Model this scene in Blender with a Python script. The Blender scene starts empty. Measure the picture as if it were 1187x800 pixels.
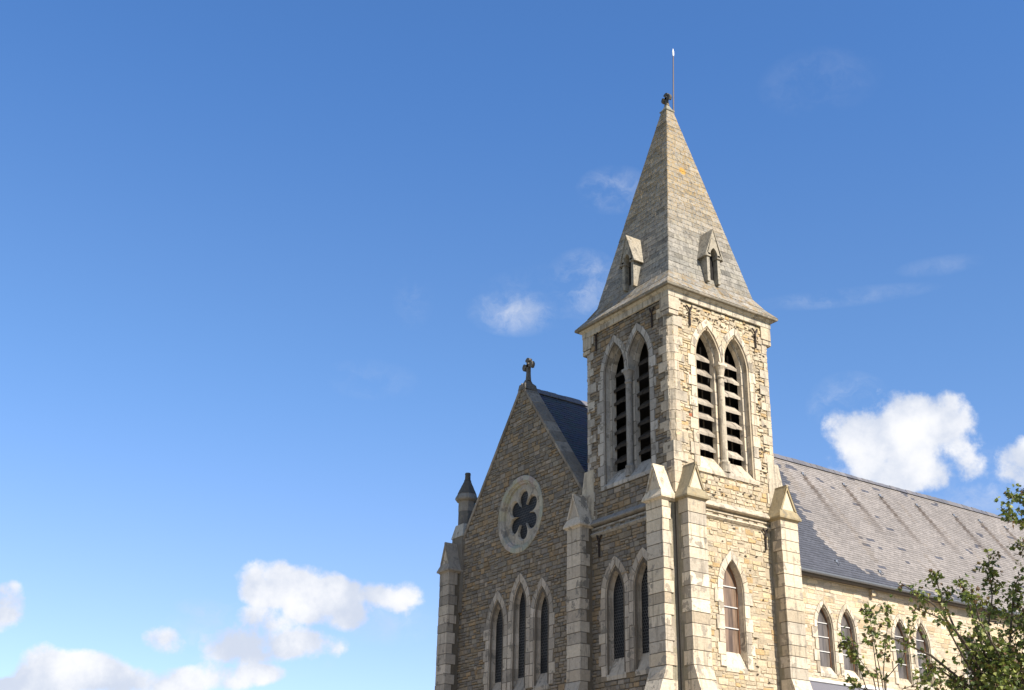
import bpy, math, random
from mathutils import Vector, Matrix, noise
R = math.radians
sc = bpy.context.scene
col = sc.collection
rnd = random.Random(11)

# ------------------------------------------------------------------ camera
CAM = Vector((-27.2315, -30.4918, 1.65))
YAW, PITCH, ROLL, FPX = 0.9819, 0.4125, 0.0222, 1422.27
Fv = Vector((math.cos(PITCH)*math.cos(YAW), math.cos(PITCH)*math.sin(YAW), math.sin(PITCH)))
Rv = Vector((math.sin(YAW), -math.cos(YAW), 0))
Uv = Rv.cross(Fv)
R2 = Rv*math.cos(ROLL) + Uv*math.sin(ROLL)
U2 = Uv*math.cos(ROLL) - Rv*math.sin(ROLL)
cd = bpy.data.cameras.new('camera'); cam = bpy.data.objects.new('camera', cd); col.objects.link(cam)
m = Matrix((R2, U2, -Fv)).transposed().to_4x4(); m.translation = CAM
cam.matrix_world = m
cd.sensor_width = 36; cd.lens = FPX/1187*36; cd.clip_end = 5000; cd.clip_start = .1
sc.camera = cam

# ------------------------------------------------------------------ sun, sky, exposure
SUN_AZ, SUN_EL = 9.5, 41.0          # azimuth measured from -Y towards +X
Ls = Vector((math.sin(R(SUN_AZ))*math.cos(R(SUN_EL)), -math.cos(R(SUN_AZ))*math.cos(R(SUN_EL)), math.sin(R(SUN_EL))))
sl = bpy.data.lights.new('sun', 'SUN'); sl.energy = 5.0; sl.angle = R(.53); sl.color = (1, .915, .80)
so = bpy.data.objects.new('sun', sl); col.objects.link(so)
so.rotation_euler = (-Ls).to_track_quat('-Z', 'Y').to_euler()
so.location = Ls*80
sc.view_settings.view_transform = 'Standard'; sc.view_settings.look = 'None'
sc.view_settings.exposure = 0.95; sc.view_settings.gamma = 1; sc.view_settings.use_curve_mapping = False

class G:
    """small helper round a node tree"""
    def __init__(s, t): s.t = t; s.n = t.nodes; s.l = t.links
    def new(s, k, **kw):
        n = s.n.new(k)
        for a, b in kw.items(): setattr(n, a, b)
        return n
    def put(s, n, i, v):
        if isinstance(v, bpy.types.NodeSocket): s.l.new(v, n.inputs[i])
        elif v is not None: n.inputs[i].default_value = v
    def math(s, op, a, b=None, c=None, clamp=False):
        n = s.new('ShaderNodeMath', operation=op); n.use_clamp = clamp
        s.put(n, 0, a); s.put(n, 1, b)
        if c is not None: s.put(n, 2, c)
        return n.outputs[0]
    def mix(s, f, a, b, mode='MIX'):
        n = s.new('ShaderNodeMix', data_type='RGBA', blend_type=mode)
        s.put(n, 0, f); s.put(n, 6, a); s.put(n, 7, b)
        return n.outputs[2]
    def noise(s, v, sc_, det=4, ro=.55):
        n = s.new('ShaderNodeTexNoise'); s.put(n, 'Vector', v)
        n.inputs['Scale'].default_value = sc_; n.inputs['Detail'].default_value = det; n.inputs['Roughness'].default_value = ro
        return n.outputs[0]
    def ramp(s, f, a, b, c0=0., c1=1.):
        n = s.new('ShaderNodeMapRange', interpolation_type='SMOOTHSTEP')
        s.put(n, 0, f); n.inputs[1].default_value = a; n.inputs[2].default_value = b
        n.inputs[3].default_value = c0; n.inputs[4].default_value = c1
        return n.outputs[0]
    def scale(s, v, k):
        n = s.new('ShaderNodeVectorMath', operation='MULTIPLY'); s.put(n, 0, v); n.inputs[1].default_value = k
        return n.outputs[0]

def direction(px, py):
    d = Fv + R2*((px-593.5)/FPX) - U2*((py-400)/FPX)
    return d.normalized()

w = bpy.data.worlds.new('World'); sc.world = w; w.use_nodes = True
g = G(w.node_tree); w.node_tree.nodes.clear()
sky = g.new('ShaderNodeTexSky', sky_type='NISHITA', sun_disc=False)
sky.sun_elevation = R(SUN_EL); sky.sun_rotation = math.atan2(Ls.x, Ls.y)
sky.altitude = 60; sky.air_density = 1.0; sky.dust_density = .25; sky.ozone_density = 2.2
tc = g.new('ShaderNodeTexCoord').outputs['Generated']
sep = g.new('ShaderNodeSeparateXYZ'); g.l.new(tc, sep.inputs[0])
az = g.math('ARCTAN2', sep.outputs[1], sep.outputs[0])
el = g.math('ARCSINE', sep.outputs[2])
nz = g.math('SUBTRACT', g.noise(tc, 15, 11, .68), .5)
vo = g.new('ShaderNodeTexVoronoi', feature='SMOOTH_F1'); vo.inputs['Scale'].default_value = 30; vo.inputs['Smoothness'].default_value = .35
wrp = g.new('ShaderNodeTexNoise'); g.l.new(tc, wrp.inputs['Vector']); wrp.inputs['Scale'].default_value = 40; wrp.inputs['Detail'].default_value = 5
wv = g.new('ShaderNodeVectorMath', operation='MULTIPLY_ADD'); g.l.new(wrp.outputs[1], wv.inputs[0]); wv.inputs[1].default_value = (.035, .035, .035); g.l.new(tc, wv.inputs[2])
g.l.new(wv.outputs[0], vo.inputs['Vector'])
nz2 = g.math('SUBTRACT', .45, vo.outputs['Distance'])
# cumulus: where in the sky (given through the direction each one lies in), size in degrees, density
clouds = [
 (328,678,46,27,1.0),(372,696,56,28,1.0),(405,712,42,20,.95),(448,690,50,24,.75),(345,747,52,20,.7),(280,750,56,24,.62),(315,722,36,16,.4),
 (298,781,32,14,.68),(250,784,44,16,.55),(190,745,32,20,.85),(62,782,48,28,1.05),(118,785,60,28,1.05),(180,792,58,22,.95),(10,796,28,12,.9),
 (3,703,26,26,.95),
 (1035,508,74,46,.9),(1085,500,44,42,.85),(985,495,46,36,.55),(1050,548,80,26,.8),(1183,540,28,30,.85)]
wisps = [(598,362,60,30,.75),(676,328,48,42,.75),(712,220,46,30,.5),(640,345,90,40,.25),(243,706,40,14,.55),(1135,568,80,30,.7),(975,345,110,12,.25),(1090,308,50,12,.14),(950,95,70,40,.12),(1130,545,70,30,.4),(985,470,50,40,.5),(430,440,60,25,.2),(480,345,25,40,.2),(300,740,110,50,.5),(440,720,70,30,.4)]
dens = None; low = None
for (x, y, rx, ry, a) in clouds:
    d = direction(x, y); ca = math.atan2(d.y, d.x); ce = math.asin(d.z)
    fx = math.cos(ce)*FPX/rx; fy = FPX/ry
    # images of the cloud's axes are tilted with the camera's roll; keep it simple and level
    u = g.math('MULTIPLY', g.math('SUBTRACT', az, ca), fx)
    v = g.math('MULTIPLY', g.math('SUBTRACT', el, ce), fy)
    r = g.math('ADD', g.math('MULTIPLY', u, u), g.math('MULTIPLY', v, v))
    f = g.math('MULTIPLY', g.math('SUBTRACT', 1.2, r), a*.8)
    f = g.math('MAXIMUM', f, -1.0)
    dens = f if dens is None else g.math('SMOOTH_MAX', dens, f, .25)
wd = None
for (x, y, rx, ry, a) in wisps:
    d = direction(x, y); ca = math.atan2(d.y, d.x); ce = math.asin(d.z)
    u = g.math('MULTIPLY', g.math('SUBTRACT', az, ca), math.cos(ce)*FPX/rx); v = g.math('MULTIPLY', g.math('SUBTRACT', el, ce), FPX/ry)
    f = g.math('MULTIPLY', g.math('SUBTRACT', 1.0, g.math('ADD', g.math('MULTIPLY', u, u), g.math('MULTIPLY', v, v)), clamp=True), a)
    wd = f if wd is None else g.math('MAXIMUM', wd, f)
wn = g.noise(g.scale(wv.outputs[0], (14, 14, 24)), 1.0, 8, .66)
wmask = g.math('MULTIPLY', g.ramp(wn, .40, .78), wd)
dens_n = g.math('ADD', dens, g.math('ADD', g.math('MULTIPLY', nz, 2.2), g.math('MULTIPLY', nz2, .9)))
mask = g.math('MAXIMUM', g.ramp(dens_n, .06, .58), wmask)
# unseen broken cloud behind and beside the viewer, added to whiten the ambient light
dv = g.new('ShaderNodeVectorMath', operation='DOT_PRODUCT'); g.l.new(tc, dv.inputs[0]); dv.inputs[1].default_value = Fv
away = g.ramp(dv.outputs['Value'], .62, .35)
mask2 = g.math('MULTIPLY', g.ramp(g.noise(g.scale(tc, (1, 1, 1.8)), 2.6, 8, .6), .46, .63), away)
mask = g.math('MAXIMUM', mask, mask2)
# lit tops, greyer undersides: compare the density with the density a little towards the sun
up = g.new('ShaderNodeVectorMath', operation='ADD'); g.l.new(tc, up.inputs[0]); up.inputs[1].default_value = (.010, -.016, .022)
lit = g.math('SUBTRACT', g.noise(tc, 13, 7, .62), g.noise(up.outputs[0], 13, 7, .62))
shade = g.ramp(g.math('ADD', g.math('ADD', g.math('MULTIPLY', lit, 3.2), g.math('MULTIPLY', nz2, 1.0)), g.math('MULTIPLY', g.noise(tc, 17, 5, .55), 1.9)), .25, 1.85)
ccol = g.mix(shade, (4.35, 4.75, 5.6, 1), (6.7, 6.7, 6.8, 1))
tint = g.mix(g.ramp(el, R(8), R(24)), (1.0, 1.01, 1.20, 1), (.79, 1.04, 1.30, 1))
tint = g.mix(g.ramp(el, R(22), R(38)), tint, (.65, 1.02, 1.42, 1))
skyc = g.mix(1.0, sky.outputs[0], tint, 'MULTIPLY')
final = g.mix(g.math('MULTIPLY', mask, .97), skyc, ccol)
bg = g.new('ShaderNodeBackground'); g.l.new(final, bg.inputs[0]); bg.inputs[1].default_value = .08
out = g.new('ShaderNodeOutputWorld'); g.l.new(bg.outputs[0], out.inputs[0])

# ------------------------------------------------------------------ materials
def material(name, rough=.9, spec=.2):
    mt = bpy.data.materials.new(name); mt.use_nodes = True
    g = G(mt.node_tree); b = mt.node_tree.nodes['Principled BSDF']
    b.inputs['Roughness'].default_value = rough
    b.inputs['Specular IOR Level'].default_value = spec
    return mt, g, b
def bump(g, b, h, dist, strength=1.0):
    n = g.new('ShaderNodeBump'); n.inputs['Distance'].default_value = dist; n.inputs['Strength'].default_value = strength
    g.l.new(h, n.inputs['Height']); g.l.new(n.outputs[0], b.inputs['Normal'])
def stone_mat(name, patch=None, patch_amt=0., vary=.35, lichen=None, streak=0., bd=.03, pth=(.68, .74)):
    """every stone carries its own colour (attribute 'tint'); grain, soot patches, lichen and streaks on top"""
    mt, g, b = material(name)
    at = g.new('ShaderNodeAttribute', attribute_name='tint'); c = g.mix(1.0, at.outputs['Color'], (.80, .785, .76, 1), 'MULTIPLY')
    tc = g.new('ShaderNodeTexCoord').outputs['Object']
    own = g.new('ShaderNodeVectorMath', operation='MULTIPLY_ADD'); g.l.new(at.outputs['Color'], own.inputs[0]); own.inputs[1].default_value = (61, 83, 97); g.l.new(tc, own.inputs[2])
    n4 = g.noise(own.outputs[0], 2.6, 3, .5)
    n1 = g.noise(tc, 9, 6, .65); n2 = g.noise(tc, 1.5, 5, .58); n3 = g.noise(tc, 45, 3, .6)
    k = g.math('ADD', g.math('MULTIPLY', n1, vary*1.6), g.math('MULTIPLY', n3, vary*.9))
    k = g.math('ADD', k, 1-vary*1.25)
    cc = g.new('ShaderNodeCombineColor'); [g.l.new(k, cc.inputs[i]) for i in range(3)]
    c = g.mix(1.0, c, cc.outputs[0], 'MULTIPLY')
    if patch:
        f = g.math('MULTIPLY', g.ramp(g.math('ADD', g.math('MULTIPLY', g.math('ADD', n2, n4), .5), g.math('MULTIPLY', n1, .22)), pth[0], pth[1]), patch_amt)
        c = g.mix(f, c, patch)
    if streak:
        st = g.noise(g.scale(tc, (6, 6, .55)), 1, 5, .65)
        c = g.mix(g.math('MULTIPLY', g.ramp(st, .50, .66), streak), c, (.07, .065, .055, 1))
    if lichen:
        f = g.math('MULTIPLY', g.ramp(g.math('ADD', g.noise(tc, 2.3, 6, .7), g.math('MULTIPLY', n3, .3)), .70, .80), lichen[1])
        c = g.mix(f, c, lichen[0])
    g.l.new(c, b.inputs['Base Color'])
    h = g.math('ADD', g.math('MULTIPLY', n1, .7), g.math('MULTIPLY', n3, .35))
    bump(g, b, h, bd)
    return mt
M = {}
M['rubble'] = stone_mat('rubble stone', (.13, .12, .105, 1), .5, .5, bd=.06)
M['pale_rubble'] = stone_mat('pale rubble stone', (.24, .21, .165, 1), .75, .5, bd=.06)  # paler version of the rubble, for the tower's right face and the nave
M['mortar'] = stone_mat('lime mortar', (.09, .08, .07, 1), .5, .4)
M['dressed'] = stone_mat('dressed limestone', (.27, .235, .185, 1), .9, .42, streak=.45, bd=.04, pth=(.660, .677))
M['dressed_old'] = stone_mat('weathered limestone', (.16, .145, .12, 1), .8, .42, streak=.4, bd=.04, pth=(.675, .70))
M['cap'] = stone_mat('weathered cap stone', (.16, .14, .10, 1), .8, .4, ((.30, .19, .05, 1), .35), .3, bd=.03)
def spire_mat():
    mt = stone_mat('spire stone', (.13, .12, .105, 1), .75, .45, ((.33, .21, .075, 1), .0), .35, bd=.03)
    g = G(mt.node_tree); b = mt.node_tree.nodes['Principled BSDF']
    c = b.inputs['Base Color'].links[0].from_socket
    geo = g.new('ShaderNodeTexCoord').outputs['Object']
    sp = g.new('ShaderNodeSeparateXYZ'); g.l.new(geo, sp.inputs[0])
    n = g.noise(geo, 5.5, 6, .75)
    # lichen: a dense gold patch high on the sunlit face, a scatter over the upper half and along the foot
    v = g.new('ShaderNodeVectorMath', operation='DISTANCE'); g.l.new(geo, v.inputs[0]); v.inputs[1].default_value = (2.36, 1.6, 28.44)
    p = g.math('SUBTRACT', 1.0, g.math('MULTIPLY', v.outputs['Value'], 3.0))
    p = g.ramp(g.math('ADD', p, g.math('MULTIPLY', g.noise(geo, 13, 5, .7), 1.3)), .95, 1.2)
    up = g.math('MULTIPLY', g.ramp(sp.outputs[2], 23.6, 28.0), g.ramp(n, .38, .52))
    ft = g.math('MULTIPLY', g.ramp(sp.outputs[2], 23.3, 22.4), g.ramp(g.noise(geo, 3.2, 6, .7), .45, .62))
    c = g.mix(g.math('MULTIPLY', g.math('MULTIPLY', up, g.ramp(g.noise(geo, 14, 5, .75), .42, .56)), .8), c, (.30, .20, .075, 1))
    c = g.mix(g.math('MULTIPLY', ft, .75), c, (.22, .15, .065, 1))
    c = g.mix(g.math('MULTIPLY', p, .85), c, (.40, .22, .035, 1))
    blk = g.math('MULTIPLY', g.ramp(g.noise(geo, 6.5, 8, .85), .53, .585), .7)
    c = g.mix(blk, c, (.06, .056, .05, 1))
    g.l.new(c, b.inputs['Base Color'])
    return mt
M['spire'] = spire_mat()
def slate_mat():
    mt, g, b = material('slate', .62, .35)
    at = g.new('ShaderNodeAttribute', attribute_name='tint')
    tc = g.new('ShaderNodeTexCoord').outputs['Object']
    n = g.noise(tc, 14, 5, .6)
    cc = g.new('ShaderNodeCombineColor'); k = g.math('ADD', g.math('MULTIPLY', n, .5), .75)
    [g.l.new(k, cc.inputs[i]) for i in range(3)]
    g.l.new(g.mix(1., at.outputs['Color'], cc.outputs[0], 'MULTIPLY'), b.inputs['Base Color'])
    bump(g, b, n, .01)
    return mt
M['slate'] = slate_mat()
def plain(name, c, rough=.6, metal=0., var=.3, sc_=12):
    mt, g, b = material(name, rough, .4)
    tc = g.new('ShaderNodeTexCoord').outputs['Object']
    n = g.noise(tc, sc_, 5, .6)
    g.l.new(g.mix(n, tuple(x*(1-var) for x in c)+(1,), tuple(min(1, x*(1+var)) for x in c)+(1,)), b.inputs['Base Color'])
    b.inputs['Metallic'].default_value = metal
    return mt
M['zinc'] = plain('zinc', (.22, .24, .27), .45, .6)
M['iron'] = plain('rusty iron', (.022, .014, .010), .8, 0, .5, 30)
M['rod'] = plain('red brown paint', (.10, .07, .065), .5)
M['white'] = plain('white cap', (.75, .75, .75), .4)
M['dark'] = plain('dark inside', (.012, .011, .010), 1)
M['cross'] = plain('dark lichened stone', (.10, .09, .075), .95, 0, .5, 9)
M['timber'] = plain('old timber', (.10, .085, .07), .9)
M['bar'] = plain('pale window bar', (.50, .49, .47), .6)
M['louver'] = stone_mat('louvre stone', None, 0, .5, streak=.4)
def guard_glass():
    """dark leaded glass behind a wire mesh"""
    mt, g, b = material('dark glass behind wire guard', .55, .12)
    tc = g.new('ShaderNodeTexCoord').outputs['Object']
    sp = g.new('ShaderNodeSeparateXYZ'); g.l.new(tc, sp.inputs[0])
    u = g.math('ADD', sp.outputs[0], sp.outputs[1]); v = sp.outputs[2]
    def line(x, p, wd):
        return g.math('LESS_THAN', g.math('FRACT', g.math('MULTIPLY', x, 1/p)), wd)
    row = g.math('FLOOR', g.math('MULTIPLY', v, 1/.105))
    uu = g.math('ADD', u, g.math('MULTIPLY', row, .055))
    f = g.math('MAXIMUM', line(uu, .11, .22), line(v, .105, .2))
    n = g.noise(tc, 1.3, 4)
    c = g.mix(g.math('MULTIPLY', f, g.ramp(n, .35, .6, .35, .9)), (.008, .008, .009, 1), (.075, .075, .072, 1))
    g.l.new(c, b.inputs['Base Color'])
    return mt
M['guard'] = guard_glass()
def brown_glass(name, c0, c1):
    mt, g, b = material(name, .28, .5)
    tc = g.new('ShaderNodeTexCoord').outputs['Object']
    n = g.noise(g.scale(tc, (6, 6, .6)), 1, 4, .6)
    g.l.new(g.mix(g.ramp(n, .35, .68), c0, c1), b.inputs['Base Color'])
    return mt
M['brown_glass'] = brown_glass('brown weathered glazing sheet', (.07, .048, .034, 1), (.21, .145, .10, 1))
M['grey_glass'] = brown_glass('grey brown glazing sheet', (.05, .043, .038, 1), (.135, .118, .105, 1))
M['frame'] = plain('rust brown frame', (.20, .10, .05), .7)
M['grass'] = plain('grass', (.06, .085, .025), .95, 0, .45, 2.)
M['bounce_gravel'] = plain('pale gravel', (.34, .285, .215), .95, 0, .2, 40)
M['wall_plain'] = stone_mat('plain rubble', None, 0, .6)

# ------------------------------------------------------------------ mesh building
class MB:
    def __init__(s): s.v = []; s.f = []; s.t = []; s.m = []
    def face(s, pts, tint=(.3, .3, .3), mi=0):
        i = len(s.v); s.v.extend(tuple(p) for p in pts); s.f.append(tuple(range(i, i+len(pts)))); s.t.append(tint); s.m.append(mi)
    def faces(s, pts, idx, tint=(.3, .3, .3), mi=0):
        i = len(s.v); s.v.extend(tuple(p) for p in pts)
        for q in idx: s.f.append(tuple(i+k for k in q)); s.t.append(tint); s.m.append(mi)
    def build(s, name, mats, parent=None, smooth=False):
        me = bpy.data.meshes.new(name); me.from_pydata(s.v, [], s.f)
        if not isinstance(mats, (list, tuple)): mats = [mats]
        for q in mats: me.materials.append(q)
        at = me.attributes.new('tint', 'FLOAT_COLOR', 'FACE')
        at.data.foreach_set('color', [x for t in s.t for x in (t[0], t[1], t[2], 1.)])
        me.polygons.foreach_set('material_index', s.m)
        if smooth: me.polygons.foreach_set('use_smooth', [True]*len(s.f))
        me.update()
        o = bpy.data.objects.new(name, me); col.objects.link(o)
        if parent: o.parent = parent
        return o

class Fr:
    """frame of a wall face: s along it, z up, d into the wall"""
    def __init__(s, kind, off=0.): s.k = kind; s.o = off
    def __call__(s, a, z, d=0.):
        return (s.o+d, a, z) if s.k == 'L' else (a, s.o+d, z)
FL, FRt = Fr('L'), Fr('R')
FG = Fr('L', .06)                 # gable wall, a little behind the tower's face
YN = 4.78
FN = Fr('R', YN)                  # nave side wall

def pick(pal, j=.16, r=rnd):
    c = r.choice(pal); k = 1+r.uniform(-j, j)
    return tuple(x*k for x in c)
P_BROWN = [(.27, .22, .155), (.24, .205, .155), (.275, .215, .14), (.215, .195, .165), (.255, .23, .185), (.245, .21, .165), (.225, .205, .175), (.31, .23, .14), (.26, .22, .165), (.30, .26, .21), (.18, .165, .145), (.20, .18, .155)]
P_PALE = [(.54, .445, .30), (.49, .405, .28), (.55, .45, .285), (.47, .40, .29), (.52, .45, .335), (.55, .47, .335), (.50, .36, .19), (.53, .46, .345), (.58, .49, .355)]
P_NAVE = [(.64, .53, .375), (.59, .49, .36), (.66, .54, .365), (.57, .48, .37), (.65, .55, .42), (.55, .43, .28)]
P_CREAM = [(.63, .545, .42), (.58, .51, .40), (.68, .60, .47), (.52, .465, .38), (.60, .51, .38), (.66, .57, .43)]
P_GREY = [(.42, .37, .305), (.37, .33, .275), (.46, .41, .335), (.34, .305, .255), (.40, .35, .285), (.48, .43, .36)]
P_SPIRE = [(.305, .29, .26), (.28, .27, .245), (.33, .315, .28), (.245, .238, .215), (.31, .295, .255)]
P_CAP = [(.31, .265, .175), (.27, .235, .165), (.34, .285, .18)]

def sub(iv, cuts):
    for c0, c1 in cuts:
        o = []
        for a, b in iv:
            if c1 <= a or c0 >= b: o.append((a, b)); continue
            if c0 > a: o.append((a, c0))
            if c1 < b: o.append((c1, b))
        iv = o
    return iv
def backing(mb, F, spans, z0, z1, d=0., tint=(.2, .18, .15), dz=.1, mi=0):
    n = max(1, int(round((z1-z0)/dz)))
    for i in range(n):
        a, b = z0+(z1-z0)*i/n, z0+(z1-z0)*(i+1)/n
        sa, sb, sm = spans(a+1e-4), spans(b-1e-4), spans((a+b)/2)
        if len(sa) == len(sb):
            for (p0, p1), (q0, q1) in zip(sa, sb): mb.face([F(p0, a, d), F(p1, a, d), F(q1, b, d), F(q0, b, d)], tint, mi)
        else:
            for (p0, p1) in sm: mb.face([F(p0, a, d), F(p1, a, d), F(p1, b, d), F(p0, b, d)], tint, mi)
def rubble(mb, F, spans, z0, z1, pal, h=(.13, .23), wd=(.2, .55), gap=.016, proud=(.004, .03), jit=.012, tintf=None, bev=.014, mi=0, skip=0.):
    """coursed rubble: every stone is a bevelled block of its own size, tilt and colour"""
    z = z0
    while z < z1-.06:
        hh = min(rnd.uniform(*h), z1-z)
        if z1-z-hh < .08: hh = z1-z
        zt = z+hh
        iv = spans(z+hh/2)
        for q in (spans(z+.01), spans(zt-.01)):
            iv = [(max(a, c), min(b, e)) for (a, b) in iv for (c, e) in q if min(b, e)-max(a, c) > .03]
        for (a, b) in iv:
            s = a
            while s < b-.05:
                ww = rnd.uniform(*wd)*(.7+hh*1.6)
                e = min(s+ww, b)
                if b-e < .1: e = b
                parts = [(z, zt)]
                if hh > .18 and rnd.random() < .42: zz = z+hh*rnd.uniform(.4, .6); parts = [(z, zz), (zz, zt)]
                for (za, zb) in parts:
                    if rnd.random() < skip: continue
                    gx = gap*rnd.uniform(.4, 1.2)*.5; j = lambda: rnd.uniform(-jit, jit)
                    pr = rnd.uniform(*proud); t = pick(pal)
                    if tintf: t = tintf((s+e)/2, (za+zb)/2, t)
                    c = [(s+gx, za+gx+j()), (e-gx, za+gx+j()), (e-gx, zb-gx+j()), (s+gx, zb-gx+j())]
                    cx = (s+e)/2; cz = (za+zb)/2; bb = min(bev, (e-s)*.2)
                    fr = [(x+(bb if x < cx else -bb)*rnd.uniform(.5, 1.5), y+(bb if y < cz else -bb)*rnd.uniform(.5, 1.5)) for x, y in c]
                    pts = [F(x, y, .004) for x, y in c]+[F(x, y, -pr+rnd.uniform(-.005, .005)) for x, y in fr]
                    mb.faces(pts, [(4, 5, 6, 7), (0, 1, 5, 4), (1, 2, 6, 5), (2, 3, 7, 6), (3, 0, 4, 7)], t, mi)
                s = e
        z = zt
def block(mb, F, poly, d0, d1, tint, bev=.013, back=None, mi=0):
    """dressed stone: outline poly in (s,z), front at d0, back at d1; 'back' gives another outline there (splay)"""
    n = len(poly); cx = sum(p[0] for p in poly)/n; cz = sum(p[1] for p in poly)/n
    def ins(p, b):
        l = math.hypot(p[0]-cx, p[1]-cz) or 1
        return (p[0]-(p[0]-cx)/l*b*1.3, p[1]-(p[1]-cz)/l*b*1.3)
    back = back or poly
    jj = lambda: rnd.uniform(-.007, .007)
    d0 = d0+rnd.uniform(-.006, .006); p0 = [F(ins(p, bev)[0]+jj(), ins(p, bev)[1]+jj(), d0+jj()*.8) for p in poly]; p1 = [F(*p, d0+bev) for p in poly]; p2 = [F(*p, d1) for p in back]
    jt = tuple(x*.42 for x in tint)
    mb.faces(p0, [tuple(range(n))], tint, mi)
    mb.faces(p0+p1, [(k, (k+1) % n, n+(k+1) % n, n+k) for k in range(n)], jt, mi)
    mb.faces(p1+p2, [(k, (k+1) % n, n+(k+1) % n, n+k) for k in range(n)]+[tuple(n+k for k in range(n))], tint, mi)
def box(mb, a, b, tint=(.3, .3, .3), mi=0):
    x0, y0, z0 = a; x1, y1, z1 = b
    mb.faces([(x0, y0, z0), (x1, y0, z0), (x1, y1, z0), (x0, y1, z0), (x0, y0, z1), (x1, y0, z1), (x1, y1, z1), (x0, y1, z1)],
             [(0, 3, 2, 1), (4, 5, 6, 7), (0, 1, 5, 4), (1, 2, 6, 5), (2, 3, 7, 6), (3, 0, 4, 7)], tint, mi)
def prism(mb, plan, z0, z1, tint, bev=.012, mi=0):
    """plan polygon (x,y) raised from z0 to z1, edges of the bed joints eased"""
    n = len(plan); cx = sum(p[0] for p in plan)/n; cy = sum(p[1] for p in plan)/n
    def ins(p):
        l = math.hypot(p[0]-cx, p[1]-cy) or 1
        return (p[0]-(p[0]-cx)/l*bev, p[1]-(p[1]-cy)/l*bev)
    rings = [[(*ins(p), z0) for p in plan], [(*p, z0+bev*.8) for p in plan], [(*p, z1-bev*.8) for p in plan], [(*ins(p), z1) for p in plan]]
    jt = tuple(x*.42 for x in tint)
    mb.faces(rings[0]+rings[3], [tuple(reversed(range(n))), tuple(n+k for k in range(n))], jt, mi)
    for r in range(3):
        mb.faces(rings[r]+rings[r+1], [(k, (k+1) % n, n+(k+1) % n, n+k) for k in range(n)], tint if r == 1 else jt, mi)
def rings(mb, rs, tint, close=True, caps=True, mi=0):
    n = len(rs[0])
    idx = []
    for r in range(len(rs)-1):
        for k in range(n if close else n-1): q = (k+1) % n; idx.append((r*n+k, r*n+q, (r+1)*n+q, (r+1)*n+k))
    if caps: idx += [tuple(reversed(range(n))), tuple((len(rs)-1)*n+k for k in range(n))]
    mb.faces(sum(rs, []), idx, tint, mi)
def tube(mb, pts, rads, n=8, tint=(.3, .3, .3), mi=0):
    pts = [Vector(p) for p in pts]; rs = []
    for i, p in enumerate(pts):
        d = (pts[min(i+1, len(pts)-1)]-pts[max(i-1, 0)]).normalized()
        a = d.cross(Vector((0, 0, 1)));
        if a.length < .05: a = d.cross(Vector((1, 0, 0)))
        a.normalize(); b = d.cross(a)
        rr = rads[i] if isinstance(rads, (list, tuple)) else rads
        rs.append([tuple(p+(a*math.cos(2*math.pi*k/n)+b*math.sin(2*math.pi*k/n))*rr) for k in range(n)])
    rings(mb, rs, tint, mi=mi)
def extrude(mb, prof, fn, s0, s1, tint, mi=0):
    """profile [(out,z)] swept along s; fn(s,z,d)"""
    rings(mb, [[fn(s0, z, -o) for o, z in prof], [fn(s1, z, -o) for o, z in prof]], tint, mi=mi)

# pointed arch
class Arch:
    def __init__(s, c, a, z0, zs, za):
        s.c, s.a, s.z0, s.zs, s.za = c, a, z0, zs, za
        h = za-zs; s.r = (h*h+a*a)/(2*a); s.e = s.r-a
    def half(s, z, t=0.):
        if z < s.zs: return s.a+t
        q = (s.r+t)**2-(z-s.zs)**2
        return max(0., math.sqrt(q)-s.e) if q > 0 else 0.
    def apex(s, t=0.): return s.zs+math.sqrt((s.r+t)**2-s.e**2)
    def cut(s, z, t=0., z0=None):
        if z < (s.z0 if z0 is None else z0) or z > s.apex(t): return []
        h = s.half(z, t); return [(s.c-h, s.c+h)] if h > .005 else []
    def arc(s, side, t, f0, f1, n):
        """points on one side between fractions f0..f1 of the way from spring to apex"""
        th = math.atan2(s.apex(t)-s.zs, s.e); o = []
        for i in range(n+1):
            q = th*(f0+(f1-f0)*i/n)
            o.append((s.c+side*((s.r+t)*math.cos(q)-s.e), s.zs+(s.r+t)*math.sin(q)))
        return o
    def outline(s, t=0., n=8):
        return [(s.c+s.a+t, s.z0)]+s.arc(1, t, 0, 1, n)+s.arc(-1, t, 1, 0, n)[1:]+[(s.c-s.a-t, s.z0)]
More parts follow.
